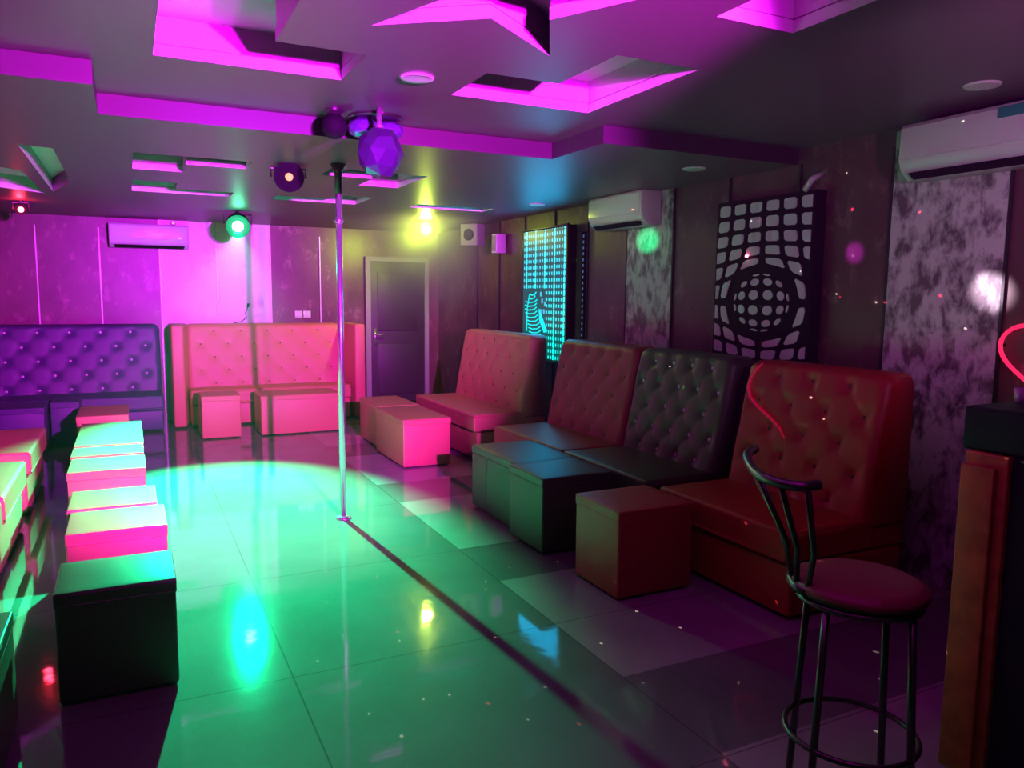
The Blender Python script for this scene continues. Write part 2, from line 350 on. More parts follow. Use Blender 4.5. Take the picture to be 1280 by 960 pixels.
# ------------------------------------------------------------------ upholstery
def tufted_back(w, z0, z1, y_bot, y_top, y_rear, cols, rows, wave=.012, rnd=.05, nx=64, nz=44):
    """front face leans back from y_bot to y_top; returns bmesh and the button positions"""
    bm = bmesh.new(); btn = []
    H = z1-z0
    for j in range(rows):
        zz = z0+H*(j+.6)/(rows+.15); off = .5 if j % 2 else 0
        for i in range(cols+1):
            x = -w/2+w*(i+off)/cols + (w/cols*0 if off else 0)
            if -w/2+.04 < x < w/2-.04: btn.append((x, zz))
    dx = w/cols; dz = H/(rows+.15)
    def yf(x, z):
        t = (z-z0)/H; y = y_bot+(y_top-y_bot)*t
        a = x/dx*2*math.pi/2; 
        dd = 0
        for bxx, bz in btn:
            q = ((x-bxx)/.045)**2+((z-bz)/.045)**2
            if q < 9: dd += wave*math.exp(-q)
        # diamond creases between neighbouring buttons
        p = (x+w/2)/dx; q2 = (z-z0-.6*dz)/dz
        for v in (p+q2/2, p-q2/2):
            fr = abs(v-round(v)); dd += wave*.22*math.exp(-(fr/.08)**2)
        e = min(x+w/2, w/2-x, z1-z, (z-z0)+rnd)
        if e < rnd: y += rnd*(1-math.sqrt(max(0, 1-(1-e/rnd)**2)))*.8
        return y+dd
    F = []
    for j in range(nz+1):
        row = []
        for i in range(nx+1):
            x = -w/2+w*i/nx; z = z0+H*j/nz
            row.append((x, z))
        F.append(row)
    def corner(x, z):
        rc = .07
        ex = w/2-abs(x); ez = z1-z
        if ex < rc and ez < rc:
            vx, vz = rc-ex, rc-ez; l = max(vx, vz)/math.hypot(vx, vz) if math.hypot(vx, vz) > 0 else 1
            vx *= l; vz *= l
            return (math.copysign(w/2-rc+vx, x), z1-rc+vz)
        return (x, z)
    V = []; B = []
    for row in F:
        V.append([bm.verts.new((corner(x, z)[0], yf(x, z), corner(x, z)[1])) for x, z in row])
        B.append([bm.verts.new((corner(x, z)[0], y_rear, corner(x, z)[1])) for x, z in (row[0], row[-1])])
    for j in range(nz):
        for i in range(nx): bm.faces.new((V[j][i], V[j][i+1], V[j+1][i+1], V[j+1][i]))
        bm.faces.new((V[j][0], V[j+1][0], B[j+1][0], B[j][0])); bm.faces.new((V[j][nx], B[j][1], B[j+1][1], V[j+1][nx]))
        bm.faces.new((B[j][0], B[j+1][0], B[j+1][1], B[j][1]))
    tb = [bm.verts.new((v.co.x, y_rear, v.co.z)) for v in V[nz][1:nx]]
    tb = [B[nz][0]]+tb+[B[nz][1]]
    for i in range(nx): bm.faces.new((V[nz][i], V[nz][i+1], tb[i+1], tb[i]))
    bm.faces.new([V[0][i] for i in range(nx+1)]+[B[0][1], B[0][0]])
    pos = [(x, yf(x, z)-.004, z) for x, z in btn]
    return bm, pos
BTN = {}
def add_buttons(parent, pos, mname, rad=.011):
    if 'crystal' in mname: rad = .015
    for p in pos:
        if (mname, rad) not in BTN:
            bm = bmesh.new(); bmesh.ops.create_uvsphere(bm, u_segments=10, v_segments=6, radius=rad)
            bmesh.ops.scale(bm, vec=(1, .55, 1), verts=bm.verts)
            o = obj('button', bm, M[mname], parent, smooth=True, loc=p); BTN[(mname, rad)] = o
        else:
            o = BTN[(mname, rad)].copy(); COL.objects.link(o); o.parent = parent; o.location = p
        if 'crystal' in mname: o['label'] = 'shiny pale button'
def rounded(name, x0, x1, y0, y1, z0, z1, m, parent, bev=.03, crown=0):
    bm = bx(x0, x1, y0, y1, z0, z1)
    if crown:
        bmesh.ops.subdivide_edges(bm, edges=bm.edges[:], cuts=7, use_grid_fill=True)
        cx, cy = (x0+x1)/2, (y0+y1)/2
        for v in bm.verts:
            if v.co.z > z1-1e-4:
                v.co.z += crown*(1-((v.co.x-cx)/((x1-x0)/2))**2)*(1-((v.co.y-cy)/((y1-y0)/2))**2)
    return obj(name, bm, m, parent, bevel=bev, seg=4)
def sofa(name, label, loc, rotz, w, mk, cols, rows, btn_m, seat_y=.50, top_y=.66, rear=1.12, seat_z=.46, top_z=1.2, wings=False, group=None, cat='sofa'):
    t = thing(name, label, cat, loc, rotz, group)
    m = M[mk]; iw = w-(.36 if wings else 0)
    rounded('base', -iw/2+.01, iw/2-.01, .035, rear-.004, .02, seat_z-.17, m, t, .02)
    rounded('seat', -iw/2+.004, iw/2-.004, 0, seat_y+.10, seat_z-.165, seat_z, m, t, .035, crown=.012)
    rounded('back_base', -iw/2+.01, iw/2-.01, seat_y+.11, rear-.004, seat_z-.165, seat_z-.05, m, t, .01)
    bm, pos = tufted_back(iw-.01, seat_z-.05, top_z, seat_y, top_y, rear, cols, rows, wave=.02 if 'crystal' in btn_m or mk == 'red' else .011)
    b = obj('backrest', bm, m, t, smooth=True)
    add_buttons(b, pos, btn_m)
    if wings:
        for sg in (-1, 1):
            bw = bmesh.new()
            xo, xi = sg*w/2, sg*(w/2-.13)
            prof = [(xo, 0), (xi, 0), (sg*(iw/2-.02), seat_y+.12), (sg*(iw/2-.02), rear), (xo, rear)]
            if sg < 0: prof = prof[::-1]
            lo = [bw.verts.new((x, y, .02)) for x, y in prof]; hi = [bw.verts.new((x, y, top_z+.004)) for x, y in prof]
            bw.faces.new(lo[::-1]); bw.faces.new(hi)
            for i in range(5): bw.faces.new((lo[i], lo[(i+1) % 5], hi[(i+1) % 5], hi[i]))
            obj('side_wing', bw, m, t, bevel=.02, seg=3)
    return t
RW = R(-90); LW = R(90)
# right hand wall, far to near (x of the front edge 2.78)
def right_sofa(label, y0, y1, mk, cols, btn_m, x=2.79, **k):
    return sofa('tufted_sofa', label, (x, (y0+y1)/2, 0), RW, y1-y0, mk, cols, 5, btn_m, rear=3.63-x, **k)
M['peach_button'] = mat('peach_button', (0.30, 0.10, 0.07), 0.5)
M['red_button'] = mat('dark_red_button', (0.12, 0.015, 0.015), 0.5)
right_sofa('peach tufted sofa at the far end of the right-hand row, beside the glowing cyan panel', 6.56, 8.22, 'peach', 6, 'peach_button', x=2.86, seat_y=.46, top_y=.60)
right_sofa('brick red tufted sofa between the peach sofa and the black sofa with pale buttons', 4.80, 5.98, 'brick', 5, 'peach_button')
right_sofa('black tufted sofa with shiny pale buttons under the marble panel on the right', 3.76, 4.79, 'black', 5, 'crystal_button')
right_sofa('large deep red tufted sofa nearest the bar stool on the right', 2.62, 3.64, 'red', 4, 'red_button')
# back wall: long violet bench and red winged booth
sofa('tufted_bench', 'long dark violet tufted bench with shiny buttons along the back wall', (-.785, 9.50, 0), 0, 2.20, 'violet', 7, 5, 'crystal_button', seat_y=.50, top_y=.62, rear=.86, seat_z=.42, cat='bench')
sofa('winged_booth', 'orange-pink winged tufted booth seat against the back wall', (1.545, 9.62, 0), 0, 2.26, 'peach', 6, 5, 'peach_button', seat_y=.34, top_y=.50, rear=.74, seat_z=.44, top_z=1.2, wings=True)
# left row (their backs stand against the left wall)
def left_sofa(label, y0, y1, mk, x=-.66):
    return sofa('tufted_sofa', label, (x, (y0+y1)/2, 0), LW, y1-y0, mk, 4, 5, 'peach_button', rear=x-XL-.03)
left_sofa('peach sofa on the left with rounded green-lit seat, farthest of the left row', 6.24, 7.36, 'peach')
left_sofa('peach sofa on the left, second from the back wall in the left row', 4.92, 5.94, 'peach')
left_sofa('peach sofa at the left edge, nearest of the left row, only its seat corner showing', 3.72, 4.84, 'peach')

# ottomans
def ottoman(label, x0, x1, y0, y1, mk, h=.46, rot=0, group=None, seam=None):
    cx, cy = (x0+x1)/2, (y0+y1)/2; w, l = x1-x0, y1-y0
    t = thing('ottoman', label, 'ottoman', (cx, cy, 0), R(rot), group)
    rounded('body', -w/2, w/2, -l/2, l/2, .012, h-.05, M[mk], t, .012)
    rounded('cushion', -w/2-.003, w/2+.003, -l/2-.003, l/2+.003, h-.06, h, M[mk], t, .034, crown=.008)
    fb = bmesh.new()
    for sx in (-1, 1):
        for sy in (-1, 1): 
            lathe(fb, [(.018, 0), (.02, .014)], 12, Matrix.Translation((sx*(w/2-.05), sy*(l/2-.05), 0)))
    obj('glide_feet', fb, M['dark_plastic'], t)
    if seam:
        sb = bmesh.new(); tube(sb, [(-w/2-.001, seam, .02), (-w/2-.001, seam, h-.06)], .003, 6); obj('seam_piping', sb, M[mk], t)
    return t
G = None
# left line, far to near
ottoman('small peach ottoman at the far end of the left line, by the violet bench', -.47, -.05, 7.85, 8.55, 'peach')
ottoman('long peach ottoman with bright green-lit top in the left line', -.40, .05, 6.27, 7.35, 'peach', h=.47)
ottoman('peach ottoman directly in front of the long green-lit one, only its top edge showing', -.40, .045, 5.90, 6.24, 'peach', h=.465)
ottoman('peach ottoman in the middle of the left line with its whole front face showing', -.39, .05, 5.40, 5.85, 'peach')
ottoman('peach ottoman behind the second-nearest one, only a strip of its front showing', -.33, .09, 4.46, 4.88, 'peach')
ottoman('peach ottoman directly behind the black ottoman of the left line', -.31, .12, 4.00, 4.41, 'peach')
ottoman('black ottoman nearest in the left line with a green-lit top', -.30, .12, 3.24, 3.62, 'black', h=.45)
ottoman('black ottoman cut by the lower left edge with a bright green top', -.95, -.43, 2.45, 3.22, 'black', h=.42)
ottoman('dark violet ottoman at the left edge in front of the violet bench', -1.32, -.78, 8.62, 9.10, 'violet', h=.46)
ottoman('narrow violet ottoman between the left-edge ottoman and the violet bench', -.76, -.50, 8.95, 9.40, 'violet', h=.46)
# in front of the booth
ottoman('square peach ottoman before the left half of the booth', .65, 1.05, 8.80, 9.28, 'peach', h=.47)
ottoman('long peach ottoman before the right half of the booth, behind the pole', 1.26, 2.14, 8.78, 9.28, 'peach', h=.45)
# right side
ottoman('peach ottoman behind another peach ottoman, right of the pole', 2.24, 2.66, 7.52, 8.30, 'peach', h=.45)
ottoman('long peach ottoman with a glowing pink end, right of the pole', 2.18, 2.64, 6.60, 7.48, 'peach', h=.45)
ottoman('black ottoman with a vertical side seam, left of the other black one on the right', 2.26, 2.74, 4.50, 5.22, 'black', h=.47, seam=.1)
ottoman('black ottoman between the seamed black one and the red cube', 2.20, 2.70, 4.00, 4.46, 'black', h=.48)
ottoman('dark red cube ottoman in front of the deep red sofa', 2.21, 2.69, 3.20, 3.63, 'brick', h=.48)

# ------------------------------------------------------------------ pole
t = thing('dance_pole', 'shiny chrome dance pole standing between floor and ceiling', 'pole', (1.30, 5.29, 0))
bm = bmesh.new(); lathe(bm, [(.021, .01), (.021, ZD-.01)], 24); obj('pole', bm, M['chrome'], t, smooth=True)
bm = bmesh.new(); lathe(bm, [(.055, 0), (.055, .008), (.03, .016), (.022, .02)], 32); obj('base_flange', bm, M['chrome'], t, smooth=True)
bm = bmesh.new(); lathe(bm, [(.026, ZD-.20), (.026, ZD-.05), (.05, ZD-.012), (.05, ZD-.001)], 32); obj('ceiling_collar', bm, M['dark_metal'], t, smooth=True)
bm = bmesh.new(); lathe(bm, [(.025, 2.06), (.028, 2.065), (.028, 2.085), (.025, 2.09)], 24); obj('joint_ring', bm, M['chrome'], t, smooth=True)

# ------------------------------------------------------------------ air conditioners
def air_con(label, loc, rotz, w, h=.28, dpt=.21, sticker=None):
    t = thing('air_conditioner', label, 'air conditioner', loc, rotz, None)   # origin: wall plane, centre, bottom; front faces -y
    prof = [(0, 0), (-dpt*.62, 0), (-dpt*.9, h*.16), (-dpt, h*.34), (-dpt, h*.9), (-dpt*.93, h), (0, h)]
    bm = bmesh.new()
    a = [bm.verts.new((-w/2, y, z)) for y, z in prof]; b = [bm.verts.new((w/2, y, z)) for y, z in prof]
    bm.faces.new(a); bm.faces.new(b[::-1])
    for i in range(len(prof)): j = (i+1) % len(prof); bm.faces.new((a[i], a[j], b[j], b[i]))
    obj('housing', bm, M['white_plastic'], t, bevel=.012, seg=3)
    obj('front_panel', bx(-w/2+.012, w/2-.012, -dpt-.006, -dpt+.01, h*.36, h*.93), M['white_plastic'], t, bevel=.005)
    bm = bmesh.new(); box(bm, -w/2+.05, w/2-.05, -.012, .012, -.004, .012, Matrix.Translation((0, -dpt*.78, h*.08)) @ Matrix.Rotation(R(-32), 4, 'X'))
    vb = obj('air_outlet', bm, M['dark_plastic'], t)
    bm = bmesh.new(); box(bm, -w/2+.06, w/2-.06, -.028, .026, -.012, -.006, Matrix.Translation((0, -dpt*.80, h*.08)) @ Matrix.Rotation(R(-32), 4, 'X'))
    obj('louver', bm, M['dark_plastic'], t)
    bm = bmesh.new(); box(bm, w*.36, w*.40, -dpt-.009, -dpt-.005, h*.42, h*.45); obj('indicator_light', bm, M['e_orange'], t)
    if sticker:
        obj('sticker', bx(sticker[0], sticker[1], -dpt-.009, -dpt-.005, h*.76, h*.93), M['sticker'], t)
    return t
M['sticker'] = mat('teal_sticker', (0.02, 0.22, 0.25), .5)
air_con('white split air conditioner high on the back wall', (.25, YB-.02, 2.10), 0, .86)
air_con('white split air conditioner on the right wall above the narrow marble panel', (XR-.014, 5.64, 2.17), RW, .80, h=.28)
air_con('large white split air conditioner nearest on the right wall, cut by the frame', (XR-.014, 2.40, 2.22), RW, 1.0, h=.29, sticker=(.03, .22))

# small things on walls
t = thing('camera', 'small white dome camera above the back wall air conditioner', 'camera', (.52, YB-.02, 2.41))
bm = bmesh.new(); lathe(bm, [(.02, -.02), (.03, 0), (.03, .02)], 16); obj('mount', bm, M['white_plastic'], t, smooth=True)
bm = bmesh.new(); bmesh.ops.create_uvsphere(bm, u_segments=14, v_segments=8, radius=.028); obj('lens_dome', bm, M['dark_plastic'], t, smooth=True, loc=(0, -.01, -.035))
bm = bmesh.new(); box(bm, -.012, .012, -.045, -.03, -.005, .015); obj('status_light', bm, M['e_orange'], t)
for i, xx in enumerate((2.0, 2.11)):
    t = thing('light_switch', 'white %s switch plate on the back wall above the booth' % ('left' if i == 0 else 'right'), 'switch', (xx, YB, 1.31))
    obj('plate', bx(-.048, .048, -.012, 0, -.045, .045), M['white_plastic'], t, bevel=.004)
    obj('rocker', bx(-.02, .02, -.017, -.011, -.03, .03), M['white_plastic'], t, bevel=.002)
bm = bmesh.new(); tube(bm, [(1.36, YB-.02, 1.40), (1.33, YB-.03, 1.33), (1.34, YB-.03, 1.27), (1.28, YB-.03, 1.22), (1.18, YB-.03, 1.20)], .005, 8)
tube(bm, [(1.36, YB-.02, 1.40), (1.37, YB-.02, 1.45)], .014, 8)
tag(obj('cable', bm, M['dark_plastic'], smooth=True), 'thin dark cable curling down the marble panel above the booth', 'cable')
t = thing('wall_speaker', 'small grey box speaker hung high in the back right corner', 'speaker', (3.74, 8.65, 2.30), R(-55))
obj('cabinet', bx(-.12, .12, -.09, .09, -.13, .13), M['grey_plastic'], t, bevel=.015)
bm = bmesh.new(); lathe(bm, [(.07, 0), (.07, .006), (.03, .002)], 24, Matrix.Translation((0, -.09, 0)) @ Matrix.Rotation(R(90), 4, 'X')); obj('speaker_cone', bm, M['dark_plastic'], t, smooth=True)
bm = bmesh.new(); tube(bm, [(0, .08, 0), (.03, .15, .02), (.10, .16, .02)], .015); obj('bracket', bm, M['dark_metal'], t, smooth=True)
t = thing('tweeter_box', 'slim pale box on the wall right of the grey corner speaker', 'box', (3.86, 8.20, 2.19), R(-80))
obj('case', bx(-.05, .05, -.05, .09, -.12, .10), M['white_plastic'], t, bevel=.01)
bm = bmesh.new(); box(bm, -.035, .035, -.056, -.049, -.10, .08); obj('grille', bm, M['grey_plastic'], t, bevel=.003)

# ------------------------------------------------------------------ cyan LED panel on the right wall
XP = 3.87
t = thing('wall_display', 'tall glowing cyan LED display panel on the right wall behind the peach sofa', 'light panel', (XP, 0, 0))
PY0, PY1, PZ0, PZ1 = 6.62, 7.54, .93, 2.26
bm = bmesh.new(); box(bm, .0, XR-XP, PY0-.02, PY1+.02, PZ0-.02, PZ1+.02); obj('case', bm, M['dark_plastic'], t, bevel=.006)
bm = bmesh.new()
for a in (PY0-.03, PY1+.01): box(bm, -.012, .02, a, a+.02, PZ0-.03, PZ1+.03)
for a in (PZ0-.03, PZ1+.01): box(bm, -.012, .02, PY0-.03, PY1+.03, a, a+.02)
obj('frame', bm, M['dark_metal'], t, bevel=.003)
def display_mat():
    m = bpy.data.materials.new('cyan_display'); m.use_nodes = True; nt = m.node_tree; N = nt.nodes; L = nt.links
    b = N['Principled BSDF']; b.inputs['Base Color'].default_value = (.01, .02, .04, 1); b.inputs['Roughness'].default_value = .3
    tc = N.new('ShaderNodeTexCoord'); sp = N.new('ShaderNodeSeparateXYZ'); L.new(tc.outputs['Object'], sp.inputs[0])
    def mth(op, a, b_=None):
        n = N.new('ShaderNodeMath'); n.operation = op
        for i, v in enumerate((a, b_)):
            if v is None: continue
            if isinstance(v, (int, float)): n.inputs[i].default_value = v
            else: L.new(v, n.inputs[i])
        return n.outputs[0]
    Y, Z = sp.outputs[1], sp.outputs[2]
    cu = mth('DIVIDE', mth('SUBTRACT', PY1-.005, Y), .0505); cv = mth('DIVIDE', mth('SUBTRACT', PZ1-.02, Z), .066)
    fu = mth('ABSOLUTE', mth('SUBTRACT', mth('FRACT', cu), .5)); fv = mth('ABSOLUTE', mth('SUBTRACT', mth('FRACT', cv), .5))
    hot = mth('LESS_THAN', mth('ABSOLUTE', mth('SUBTRACT', mth('MODULO', mth('FLOOR', cu), 4.0), 1.0)), .5)
    e = mth('ADD', mth('POWER', mth('DIVIDE', fu, mth('ADD', .24, mth('MULTIPLY', hot, .10))), 2.5), mth('POWER', mth('DIVIDE', fv, mth('ADD', .28, mth('MULTIPLY', hot, .18))), 2.5))
    dot = mth('LESS_THAN', e, 1.0)
    fig = mth('MULTIPLY', mth('GREATER_THAN', Y, 7.04), mth('LESS_THAN', Z, 1.66))
    dot = mth('MULTIPLY', dot, mth('SUBTRACT', 1.0, fig))
    low = mth('DIVIDE', mth('SUBTRACT', PZ1, Z), PZ1-PZ0)
    mx = N.new('ShaderNodeMixRGB'); mx.inputs[1].default_value = (.05, .66, 1.0, 1); mx.inputs[2].default_value = (0.0, 1.0, .80, 1); L.new(low, mx.inputs[0])
    st = mth('ADD', mth('MULTIPLY', dot, mth('ADD', 1.15, mth('MULTIPLY', hot, .35))), .10)
    L.new(mx.outputs[0], b.inputs['Emission Color']); L.new(st, b.inputs['Emission Strength'])
    return m
M['display'] = display_mat()
obj('screen', bx(-.006, .002, PY0, PY1, PZ0, PZ1), M['display'], t)
bm = bmesh.new()                       # ribbed figure built of curved light strokes, plus a slanted bar
for k in range(16):
    z = 1.60-k*.040; cy = 7.30+.05*math.sin(k*.45)-(.0 if k < 12 else (k-12)*.03)
    w_ = .13 if k > 1 else .07
    tube(bm, [(-.008, cy+w_, z), (-.008, cy+w_*.4, z-.012), (-.008, cy-w_*.5, z-.004), (-.008, cy-w_, z+.022)], .007, 6)
tube(bm, [(-.008, 7.44, 1.20), (-.008, 7.43, 1.45), (-.008, 7.38, 1.60)], .006, 6)
obj('ribbed_figure', bm, M['e_cyan'], t)
bm = bmesh.new(); v = [bm.verts.new(p) for p in ((-.010, 7.17, 1.45), (-.010, 7.12, 1.40), (-.010, 6.98, 1.22), (-.010, 7.05, 1.20), (-.010, 7.15, 1.32))]
bm.faces.new(v); g = bmesh.ops.extrude_face_region(bm, geom=bm.faces[:]); bmesh.ops.translate(bm, vec=(.006, 0, 0), verts=[q for q in g['geom'] if isinstance(q, bmesh.types.BMVert)])
obj('slanted_bar', bm, M['e_cyan'], t)
bm = bmesh.new()
for y, z in ((7.13, 1.60), (7.10, 1.53), (7.13, 1.42), (7.06, 1.42), (7.11, 1.15), (7.08, 1.06), (7.04, 1.50)):
    box(bm, -.009, -.003, y-.016, y+.016, z-.024, z+.024)
obj('led_dots', bm, M['e_blue'], t, bevel=.01)
t2 = thing('led_strip', 'thin vertical row of dim blue lights on the wall right of the cyan panel', 'light strip', (XR, 6.44, 0))
obj('backing', bx(-.02, 0, -.03, .03, 1.05, 2.20), M['dark_plastic'], t2)
bm = bmesh.new()
for k in range(20): box(bm, -.024, -.019, -.008, .008, 1.08+k*.056, 1.108+k*.056)
M['e_dimblue'] = emis('dim_blue_led', (.12, .3, .75), .35)
obj('led_dots', bm, M['e_dimblue'], t2)

# ------------------------------------------------------------------ patterned panel with a bulging grid
t = thing('patterned_panel', 'black and pale panel with a bulging ball grid pattern above the black sofa', 'wall art', (XP, 4.03, 1.66))
obj('case', bx(0, XR-XP, -.47, .43, -.58, .60), M['dark_plastic'], t, bevel=.004)
M['pale_cell'] = mat('pale_cell', (.78, .66, .82), .4)
bm = bmesh.new()
HW, HH, AX = .43, .56, 1.3
BC = (.02, -.12); BR = .235
def cell(cx, cy, hs, rnd, fn):
    pts = []
    for k in range(16):
        ca, sa = math.cos(2*math.pi*(k+.5)/16), math.sin(2*math.pi*(k+.5)/16)
        mm = 1 if rnd else max(abs(ca), abs(sa)); q = fn(cx+hs*ca/mm, cy+hs*sa/mm)
        pts.append((BC[0]+q[0]*AX, BC[1]+q[1]))
    mx_, my_ = sum(p[0] for p in pts)/16, sum(p[1] for p in pts)/16
    if abs(mx_) > HW+.015 or abs(my_) > HH+.015: return
    pts = [(max(-HW, min(HW, px)), max(-HH, min(HH, py))) for px, py in pts]
    if max(p[0] for p in pts)-min(p[0] for p in pts) < .008 or max(p[1] for p in pts)-min(p[1] for p in pts) < .008: return
    bm.faces.new([bm.verts.new((-.006, -px-.02, py+.01)) for px, py in pts])
def outer(a, b):            # straight grid pushed outwards round the ball
    d = math.hypot(a, b); nd = (d**2.2+(BR*1.0)**2.2)**(1/2.2); return a/d*nd, b/d*nd
def inner(a, b):            # grid magnified on the ball
    d = math.hypot(a, b)+1e-9; nd = BR*.84*math.sin(min(1, d/.42)*math.pi/2); return a/d*nd, b/d*nd
st = .112
for i in range(-8, 8):
    for j in range(-9, 10):
        a, b = (i+.5)*st, (j+.5)*st; d = math.hypot(a, b)
        if d > .17: cell(a, b, st*.35, False, outer)
        a, b = (i+.5)*.145, (j+.5)*.145
        if math.hypot(a, b) < .40: cell(a, b, .145*.33, True, inner)
g = bmesh.ops.extrude_face_region(bm, geom=bm.faces[:]); bmesh.ops.translate(bm, vec=(.005, 0, 0), verts=[q for q in g['geom'] if isinstance(q, bmesh.types.BMVert)])
obj('light_cells', bm, M['pale_cell'], t)
bm = bmesh.new()
tube(bm, [(-.02, -.40, .60), (-.03, -.46, .66), (.05, -.46, .70)], .02); obj('hanging_clip', bm, M['white_plastic'], t, smooth=True)
bm = bmesh.new(); bmesh.ops.create_uvsphere(bm, u_segments=10, v_segments=6, radius=.011)
tl = obj('laser_lens', bm, M['e_red'], t, smooth=True, loc=(-.012, .10, .21))

# ------------------------------------------------------------------ ceiling fixtures
def fixture(name, label, cat, loc, tgt, lens, rad=.045, body_len=.20, body_r=.07, zc=ZD, body='dark_plastic', ring=None):
    t = thing(name, label, cat, loc)
    d = (Vector(tgt)-Vector(loc)).normalized(); q = d.to_track_quat('Z', 'Y').to_matrix().to_4x4()
    bm = bmesh.new(); lathe(bm, [(body_r*.55, -body_len), (body_r*.9, -body_len*.8), (body_r, -body_len*.15), (body_r, -.012)], 28, q)
    obj('lamp_body', bm, M[body], t, smooth=False)
    bm = bmesh.new(); lathe(bm, [(rad*.2, -.006), (rad, -.010), (rad*.8, .003), (rad*.3, .010)], 24, q); obj('lens', bm, M[lens], t, smooth=True)
    if ring:
        bm = bmesh.new(); lathe(bm, [(rad*1.05, -.013), (rad*1.08, -.006), (body_r*.97, -.008), (body_r*.97, -.0115)], 28, q); obj('halo_ring', bm, M[ring], t, smooth=True)  # glowing ring added to imitate the halo round the lens
    bm = bmesh.new(); c = -d*body_len*.5; top = zc-loc[2]
    side = Vector((d.y, -d.x, 0)).normalized()*(body_r+.015)
    pts = [c+side, c+side+Vector((0, 0, (top-c.z)*.75)), c-side+Vector((0, 0, (top-c.z)*.75)), c-side]
    tube(bm, pts, .008); tube(bm, [c+Vector((0, 0, (top-c.z)*.75)), c+Vector((0, 0, top-c.z))], .02, 12)
    obj('yoke_bracket', bm, M['dark_metal'], t, smooth=False)
    return t
fixture('stage_light', 'round stage light glowing green, hanging from the far ceiling', 'stage light', GREEN, (.5, 4.0, .6), 'e_green', rad=.058, body_r=.125, ring='r_green')
t = fixture('stage_light', 'stage light glowing bright yellow in the far right corner', 'stage light', (YEL[0], YEL[1], YEL[2]-.02), (.8, 0, 1.4), 'e_yellow', rad=.055, body_r=.10, body_len=.12, zc=ZD, ring='r_yellow')
fixture('stage_light', 'small red glowing stage light by the far left ceiling', 'stage light', REDP, (0, 0, 1.5), 'e_red', rad=.026, body_r=.05, body_len=.10)
fixture('laser_projector', 'dark hanging projector with an orange glow left of the pole', 'laser projector', (1.0, 5.42, 2.36), (.3, 0, 1.9), 'e_orange', rad=.026, body_r=.10, body_len=.24)

# crystal ball and its motor
t = thing('crystal_ball_light', 'violet faceted crystal ball hanging from the ceiling near the pole', 'disco light', BALL)
bm = bmesh.new(); bmesh.ops.create_icosphere(bm, subdivisions=2, radius=.120)
for v in bm.verts: v.co += Vector([random.uniform(-.012, .012) for _ in range(3)]); v.co.z *= 1.12
obj('crystal_ball', bm, M['crystal'], t)
bm = bmesh.new(); lathe(bm, [(.02, .125), (.026, .135), (.016, .15), (.012, .232)], 16); obj('neck', bm, M['chrome'], t, smooth=True)
t = thing('effect_light', 'faceted violet double dome light on the ceiling above the crystal ball', 'disco light', (1.26, 4.27, ZN))
for name, dx_, sc_ in (('dome', -.065, .092), ('dome', .075, .085)):
    bm = bmesh.new(); bmesh.ops.create_icosphere(bm, subdivisions=2, radius=sc_)
    bmesh.ops.scale(bm, vec=(1, 1, .62), verts=bm.verts)
    obj(name, bm, M['dark_crystal'] if 'dark_crystal' in M else M.setdefault('dark_crystal', mat('dark_violet_crystal', (.16, .08, .38), .15, .4)), t, loc=(dx_, 0, -.065))
bm = bmesh.new(); lathe(bm, [(.14, -.016), (.15, -.010), (.15, 0)], 32); obj('mounting_plate', bm, M['dark_metal'], t)
t = thing('effect_light', 'dark round effect light on the ceiling left of the violet domes', 'disco light', (1.015, 4.20, ZN))
bm = bmesh.new(); bmesh.ops.create_icosphere(bm, subdivisions=3, radius=.068); obj('globe', bm, M['dark_plastic'], t, loc=(0, 0, -.085))
bm = bmesh.new(); lathe(bm, [(.03, -.03), (.05, -.01), (.05, 0)], 20); obj('mounting_plate', bm, M['dark_metal'], t)

# recessed downlights
for i, (x, y, z, lb) in enumerate(((1.20, 3.41, ZN, 'white downlight in the ceiling between the two near L-shaped recesses'),
                                   (3.50, 2.30, ZN, 'unlit downlight in the ceiling by the nearest air conditioner'),
                                   (3.47, 4.25, ZD, 'unlit downlight in the ceiling above the patterned panel'),
                                   (3.52, 6.60, ZD, 'downlight in the ceiling above the cyan LED panel'))):
    t = thing('downlight', lb, 'ceiling light', (x, y, z))
    bm = bmesh.new(); lathe(bm, [(.056, -.004), (.072, -.010), (.078, -.002), (.078, 0)], 32); obj('trim_ring', bm, M['paint_white'], t, smooth=True)
    bm = bmesh.new(); lathe(bm, [(.055, -.006), (.055, -.002)], 32); obj('diffuser', bm, M['paint_white'], t)

# ------------------------------------------------------------------ bar counter, right foreground
t = thing('bar_counter', 'black bar counter with an orange wooden end post in the right foreground', 'bar counter', (2.45, .6, 0))
obj('end_post', bx(.0, .15, .83, .97, 0, 1.09), M['wood'], t, bevel=.006)
obj('edge_strip', bx(-.022, .0, .86, .97, 0, 1.05), M['wood'], t, bevel=.004)
obj('front_panel', bx(.15, 1.45, .85, .93, 0, 1.09), M['counter'], t)
obj('side_panel', bx(.02, .10, -.6, .83, 0, 1.09), M['counter'], t)
obj('worktop', bx(.02, 1.50, -.62, 1.00, 1.09, 1.235), M['counter'], t, bevel=.012)
t = thing('tumbler', 'small pale tumbler standing on the black bar counter by the frame edge', 'glass', (2.715, 1.56, 1.235))
bm = bmesh.new(); lathe(bm, [(.02, 0), (.026, .05), (.024, .05), (.018, .006)], 20); obj('glass', bm, M['white_plastic'], t, smooth=True)

